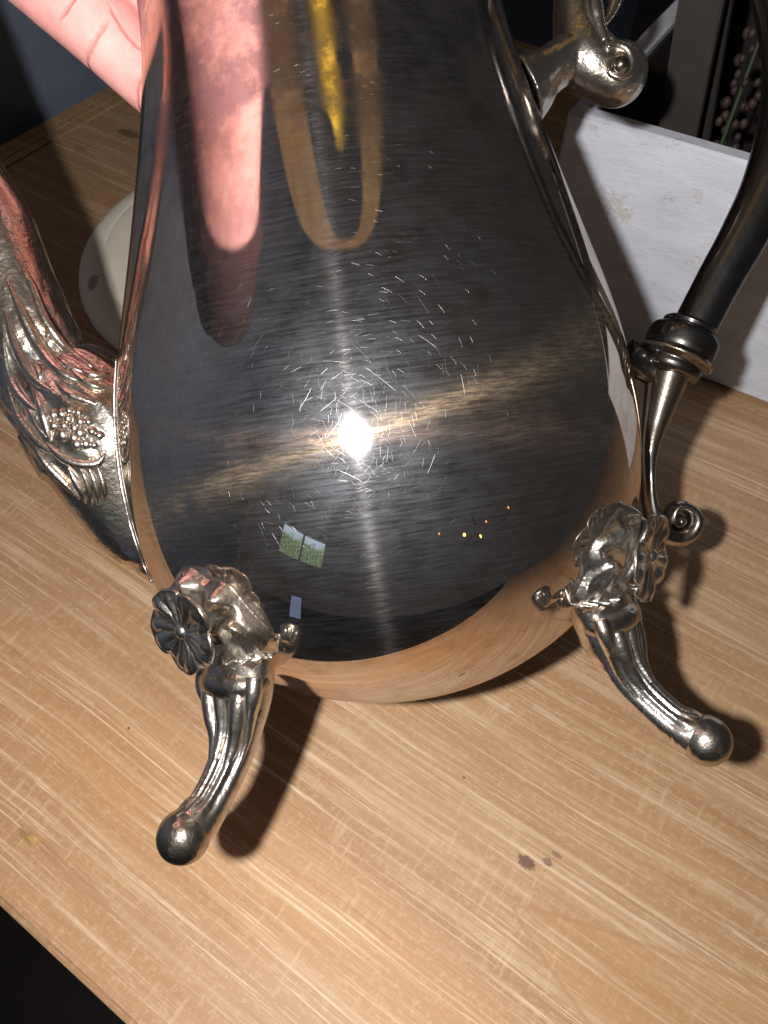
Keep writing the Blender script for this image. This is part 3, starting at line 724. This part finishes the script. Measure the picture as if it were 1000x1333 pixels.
W0, W1 = HL(-130, -290, .002), HL(-10, -420, -.034); FD = dir_pot(refl(316, 385)[1])
def off_body(px, py, d): p, r = refl(px, py); return to_pot(p + r * d)
E1 = off_body(318, 415, .42); E0 = off_body(282, 390, .42); W1 = off_body(350, 30, .12); W2 = (W0 + W1) / 2; E2 = (E0 + E1) / 2
sdv = W1 - W0; M1 = W2 + (E2 - W2) * .35                             # wrist and forearm, coming in from the left above
HP.append(sweep([(*(W2 + (W2 - M1) * .12), .004, .008), (*W2, .026, .050), (*M1, .042, .062), (*(M1 + (E2 - M1) * .12), .043, .063), (*(M1 + (E2 - M1) * .15), .006, .008)], 40, 48, sdv))
ADDED_SLEEVE = sweep([(*(M1 - (E2 - M1) * .04), .043, .064), (*(M1 - (E2 - M1) * .045), .047, .068), (*(M1 - (E2 - M1) * .02), .049, .070), (*(M1 + (E2 - M1) * .3), .052, .072), (*(M1 + (E2 - M1) * .6), .055, .075), (*E2, .058, .078), (*(E2 + (E2 - M1) * .02), .010, .020)], 90, 48, sdv,
               fn=lambda t, a: 1 + .045 * mn.noise(Vector((t * 9, math.cos(a) * 1.5, math.sin(a) * 1.5))) * min(1, t * 5))
cap(HL(-100, -240, .014), HL(60, -150, .014), .018, .016)
hand = mobj('person', *join(*HP), M_SKIN); hand.matrix_world = PM
remesh(hand, .0011, 14)
mobj('added_sleeve', *ADDED_SLEEVE, plain('dark_fade_knit', (.055, .022, .024), .9, bump=.0006, var=.2, sc=120), hand)  # unseen sleeve added, dark so the mirrored arm fades out
meta(hand, 'open pink palm of a bare hand gripping the neck of the silver coffee pot', 'person')

# ---------------------------------------------------------------- what the polished body mirrors: window, chandelier, plus an added hoop behind the camera
def emit(name, col, st):
    T = NT(name); e = T.n('Emission', Color=c4(*col), Strength=st); return T.done(e.outputs[0])
p0, r0 = refl(395, 710); hdir = Vector((r0.x, r0.y, 0)).normalized(); DW = 2.6
wc = p0 + hdir * DW; sd = Vector((-hdir.y, hdir.x, 0))                # in the window's plane
def on_win(px, py):
    p, r = refl(px, py); q = p + r * ((wc - p).dot(hdir) / r.dot(hdir)); return (q.dot(sd), q.z)
cs = [on_win(*q) for q in ((369, 690), (421, 698), (423, 734), (368, 727))]
us = [c[0] for c in cs]; zs = [c[1] for c in cs]; u0, u1 = min(us), max(us); z0, z1 = (zs[2] + zs[3]) / 2, (zs[0] + zs[1]) / 2
print('window', u0, u1, z0, z1)
WO = hdir * wc.dot(hdir) + sd * ((u0 + u1) / 2); WO.z = z0
WMx = Matrix(((sd.x, hdir.x, 0, WO.x), (sd.y, hdir.y, 0, WO.y), (0, 0, 1, WO.z), (0, 0, 0, 1)))
win = empty('window', M=WMx); meta(win, 'far window with two leafy daylit panes, mirrored small in the belly of the pot', 'window')
def view_mat():
    T = NT('leafy_daylight_view'); co = T.n('TexCoord').outputs['Object']
    n = T.noise(co, 9, 5, .7); sk = T.mapr(T.math('ADD', T.n('SeparateXYZ', i0=co).outputs[2], T.math('MULTIPLY', n, .5)), .32, .42)
    g = T.ramp(T.noise(co, 30, 5, .7), (.35, (.03, .06, .03)), (.5, (.12, .20, .10)), (.65, (.35, .45, .30)))
    c = T.mix(sk, g, c4(.45, .62, .85)); e = T.n('Emission', Color=c, Strength=1.1); return T.done(e.outputs[0])
M_VIEW = view_mat(); M_FRAME = plain('white_window_frame', (.5, .5, .5), .5); WW, WH = u1 - u0, z1 - z0
for k in (-1, 1): box_obj('pane', Matrix.Translation((k * WW / 4, .01, WH / 2)), (WW / 2 - .03, .004, WH - .03), M_VIEW, win, 0)
for (x, z, sx, sz) in ((0, -.02, WW + .08, .04), (0, WH + .02, WW + .08, .04), (-WW / 2 - .02, WH / 2, .04, WH - .002), (WW / 2 + .02, WH / 2, .04, WH - .002), (0, WH / 2, .04, WH - .002)):
    box_obj('frame_bar', Matrix.Translation((x, 0, z)), (sx, .05, sz), M_FRAME, win, .003)
for k in (-1, 1):
    for q in (1 / 3, 2 / 3):
        box_obj('muntin', Matrix.Translation((k * WW / 4, .018, WH * q)), (WW / 2 - .06, .008, .012), M_FRAME, win, .001)
# small blue-lit screen lower down, placed by its mirror image in the belly
p1, r1 = refl(381, 790); sc_p = p1 + r1 * 1.1; zz_ = -r1; xx_ = Vector((0, 0, 1)).cross(zz_).normalized(); yy_ = zz_.cross(xx_)
SM = Matrix(((xx_.x, yy_.x, zz_.x, sc_p.x), (xx_.y, yy_.y, zz_.y, sc_p.y), (xx_.z, yy_.z, zz_.z, sc_p.z), (0, 0, 0, 1)))
scr = empty('panel', M=SM); meta(scr, 'small pale blue lit screen low behind the camera, mirrored beside the left foot', 'panel')
box_obj('case', Matrix.Translation((0, 0, -.008)), (.09, .27, .012), M_DARK, scr, .003)
box_obj('lit_face', Matrix.Translation((0, 0, -.0005)), (.075, .25, .002), emit('blue_lit_face', (.30, .42, .85), .55), scr, 0)
# chandelier: small amber bulbs
M_AMB = emit('amber_bulb', (1.0, .45, .10), 9.0); M_AMB2 = emit('dim_amber_bulb', (1.0, .32, .10), 3.0)
bulbs = [(607, 696, 1), (628, 696, 1), (574, 694, 0), (629, 680, 0), (660, 660, 0)]
bp = [(refl(x, y)[0] + refl(x, y)[1] * 2.2, b) for x, y, b in bulbs]
hubp = sum((b[0] for b in bp), Vector()) / 5 + Vector((0, 0, .12))
ch = empty('chandelier', tuple(hubp)); meta(ch, 'small dark chandelier with five amber bulbs, mirrored as orange dots in the pot', 'chandelier')
mobj('stem', *sweep([(0, 0, -.10, .012), (0, 0, 0, .02), (0, 0, .12, .008)], 12, 10, (0, 1, 0)), M_TUBE, ch)
for b, br in bp:
    d = b - hubp
    mobj('arm', *sweep([(0, 0, -.02, .006), (d.x * .5, d.y * .5, d.z - .10, .006), (d.x, d.y, d.z - .05, .006), (d.x, d.y, d.z - .025, .008)], 16, 8, (0.3, 1, .2)), M_TUBE, ch)
    mobj('bulb', *ball((d.x, d.y, d.z), .020 if br else .012, 10, 14, (1, 1, 1.4)), M_AMB if br else M_AMB2, ch)
# wide hoop overhead, added for its mirrored band: tan shade round a yellow bulb
HZ = .78
def up_at(px, py):
    p, r = refl(px, py); return p + r * ((HZ - p.z) / r.z)
uL = up_at(345, 200); uLi = up_at(385, 200); uR = up_at(520, 170); uRi = up_at(485, 170); uB = up_at(440, 325)
print('hoop', uL, uLi, uR, uRi, uB, up_at(415, 5), up_at(432, 160))
hcx = (uLi.x + uRi.x) / 2; ri = (uRi.x - uLi.x) / 2; ro_ = max(ri + .04, (uR.x - uL.x) / 2); hcy = uB.y + ri * 1.05
lamp = empty('added_hoop', (hcx, hcy, HZ)); meta(lamp, 'wide oval hoop with tan shade ring and yellow bulb overhead, mirrored in the neck', 'lamp')
T = NT('glowing_tan_ring'); co = T.n('TexCoord').outputs['Object']; nn = T.noise(co, 12, 4, .6)
e = T.n('Emission', Color=T.mix(T.mapr(nn, .3, .7), c4(.30, .16, .065), c4(.56, .35, .16)), Strength=.62); M_RING = T.done(e.outputs[0])
hx, hr, ix, ir = (uL.x + uR.x) / 2, (uR.x - uL.x) / 2, (uLi.x + uRi.x) / 2, (uRi.x - uLi.x) / 2
Vh = []; tor = [(1, .0), (1, -.012), (0, -.012), (0, 0), (0, .03), (1, .03)]
for (q, z) in tor:
    for j in range(128):
        a = 2 * math.pi * j / 128; ca, sa = math.cos(a), math.sin(a)
        if q: Vh.append((ix - hcx + ir * math.copysign(abs(ca) ** .75, ca), .012 + .56 * (1 + sa) - (hcy - uB.y), z))
        else: Vh.append((hx - hcx + hr * math.copysign(abs(ca) ** .75, ca), .60 * (1 + sa) - (hcy - uB.y), z))
Fh = grid_faces(6, 128) + [(5 * 128 + j, 5 * 128 + (j + 1) % 128, (j + 1) % 128, j) for j in range(128)]
mobj('glow_ring', Vh, Fh, M_RING, lamp, smooth=False)
bq = up_at(418, 40); bq2 = up_at(432, 165)
mobj('bulb', *ball((bq.x - hcx, bq.y - hcy, .02), .032, 14, 20, (1, 1.5, 1)), emit('yellow_bulb', (1.0, .62, .06), 1.6), lamp)
mobj('bar', *sweep([(-ri, bq.y - hcy, .012, .005), (0, bq.y - hcy, .05, .005), (ri, bq.y - hcy, .012, .005)], 12, 8, (0, 0, 1)), M_TUBE, lamp)
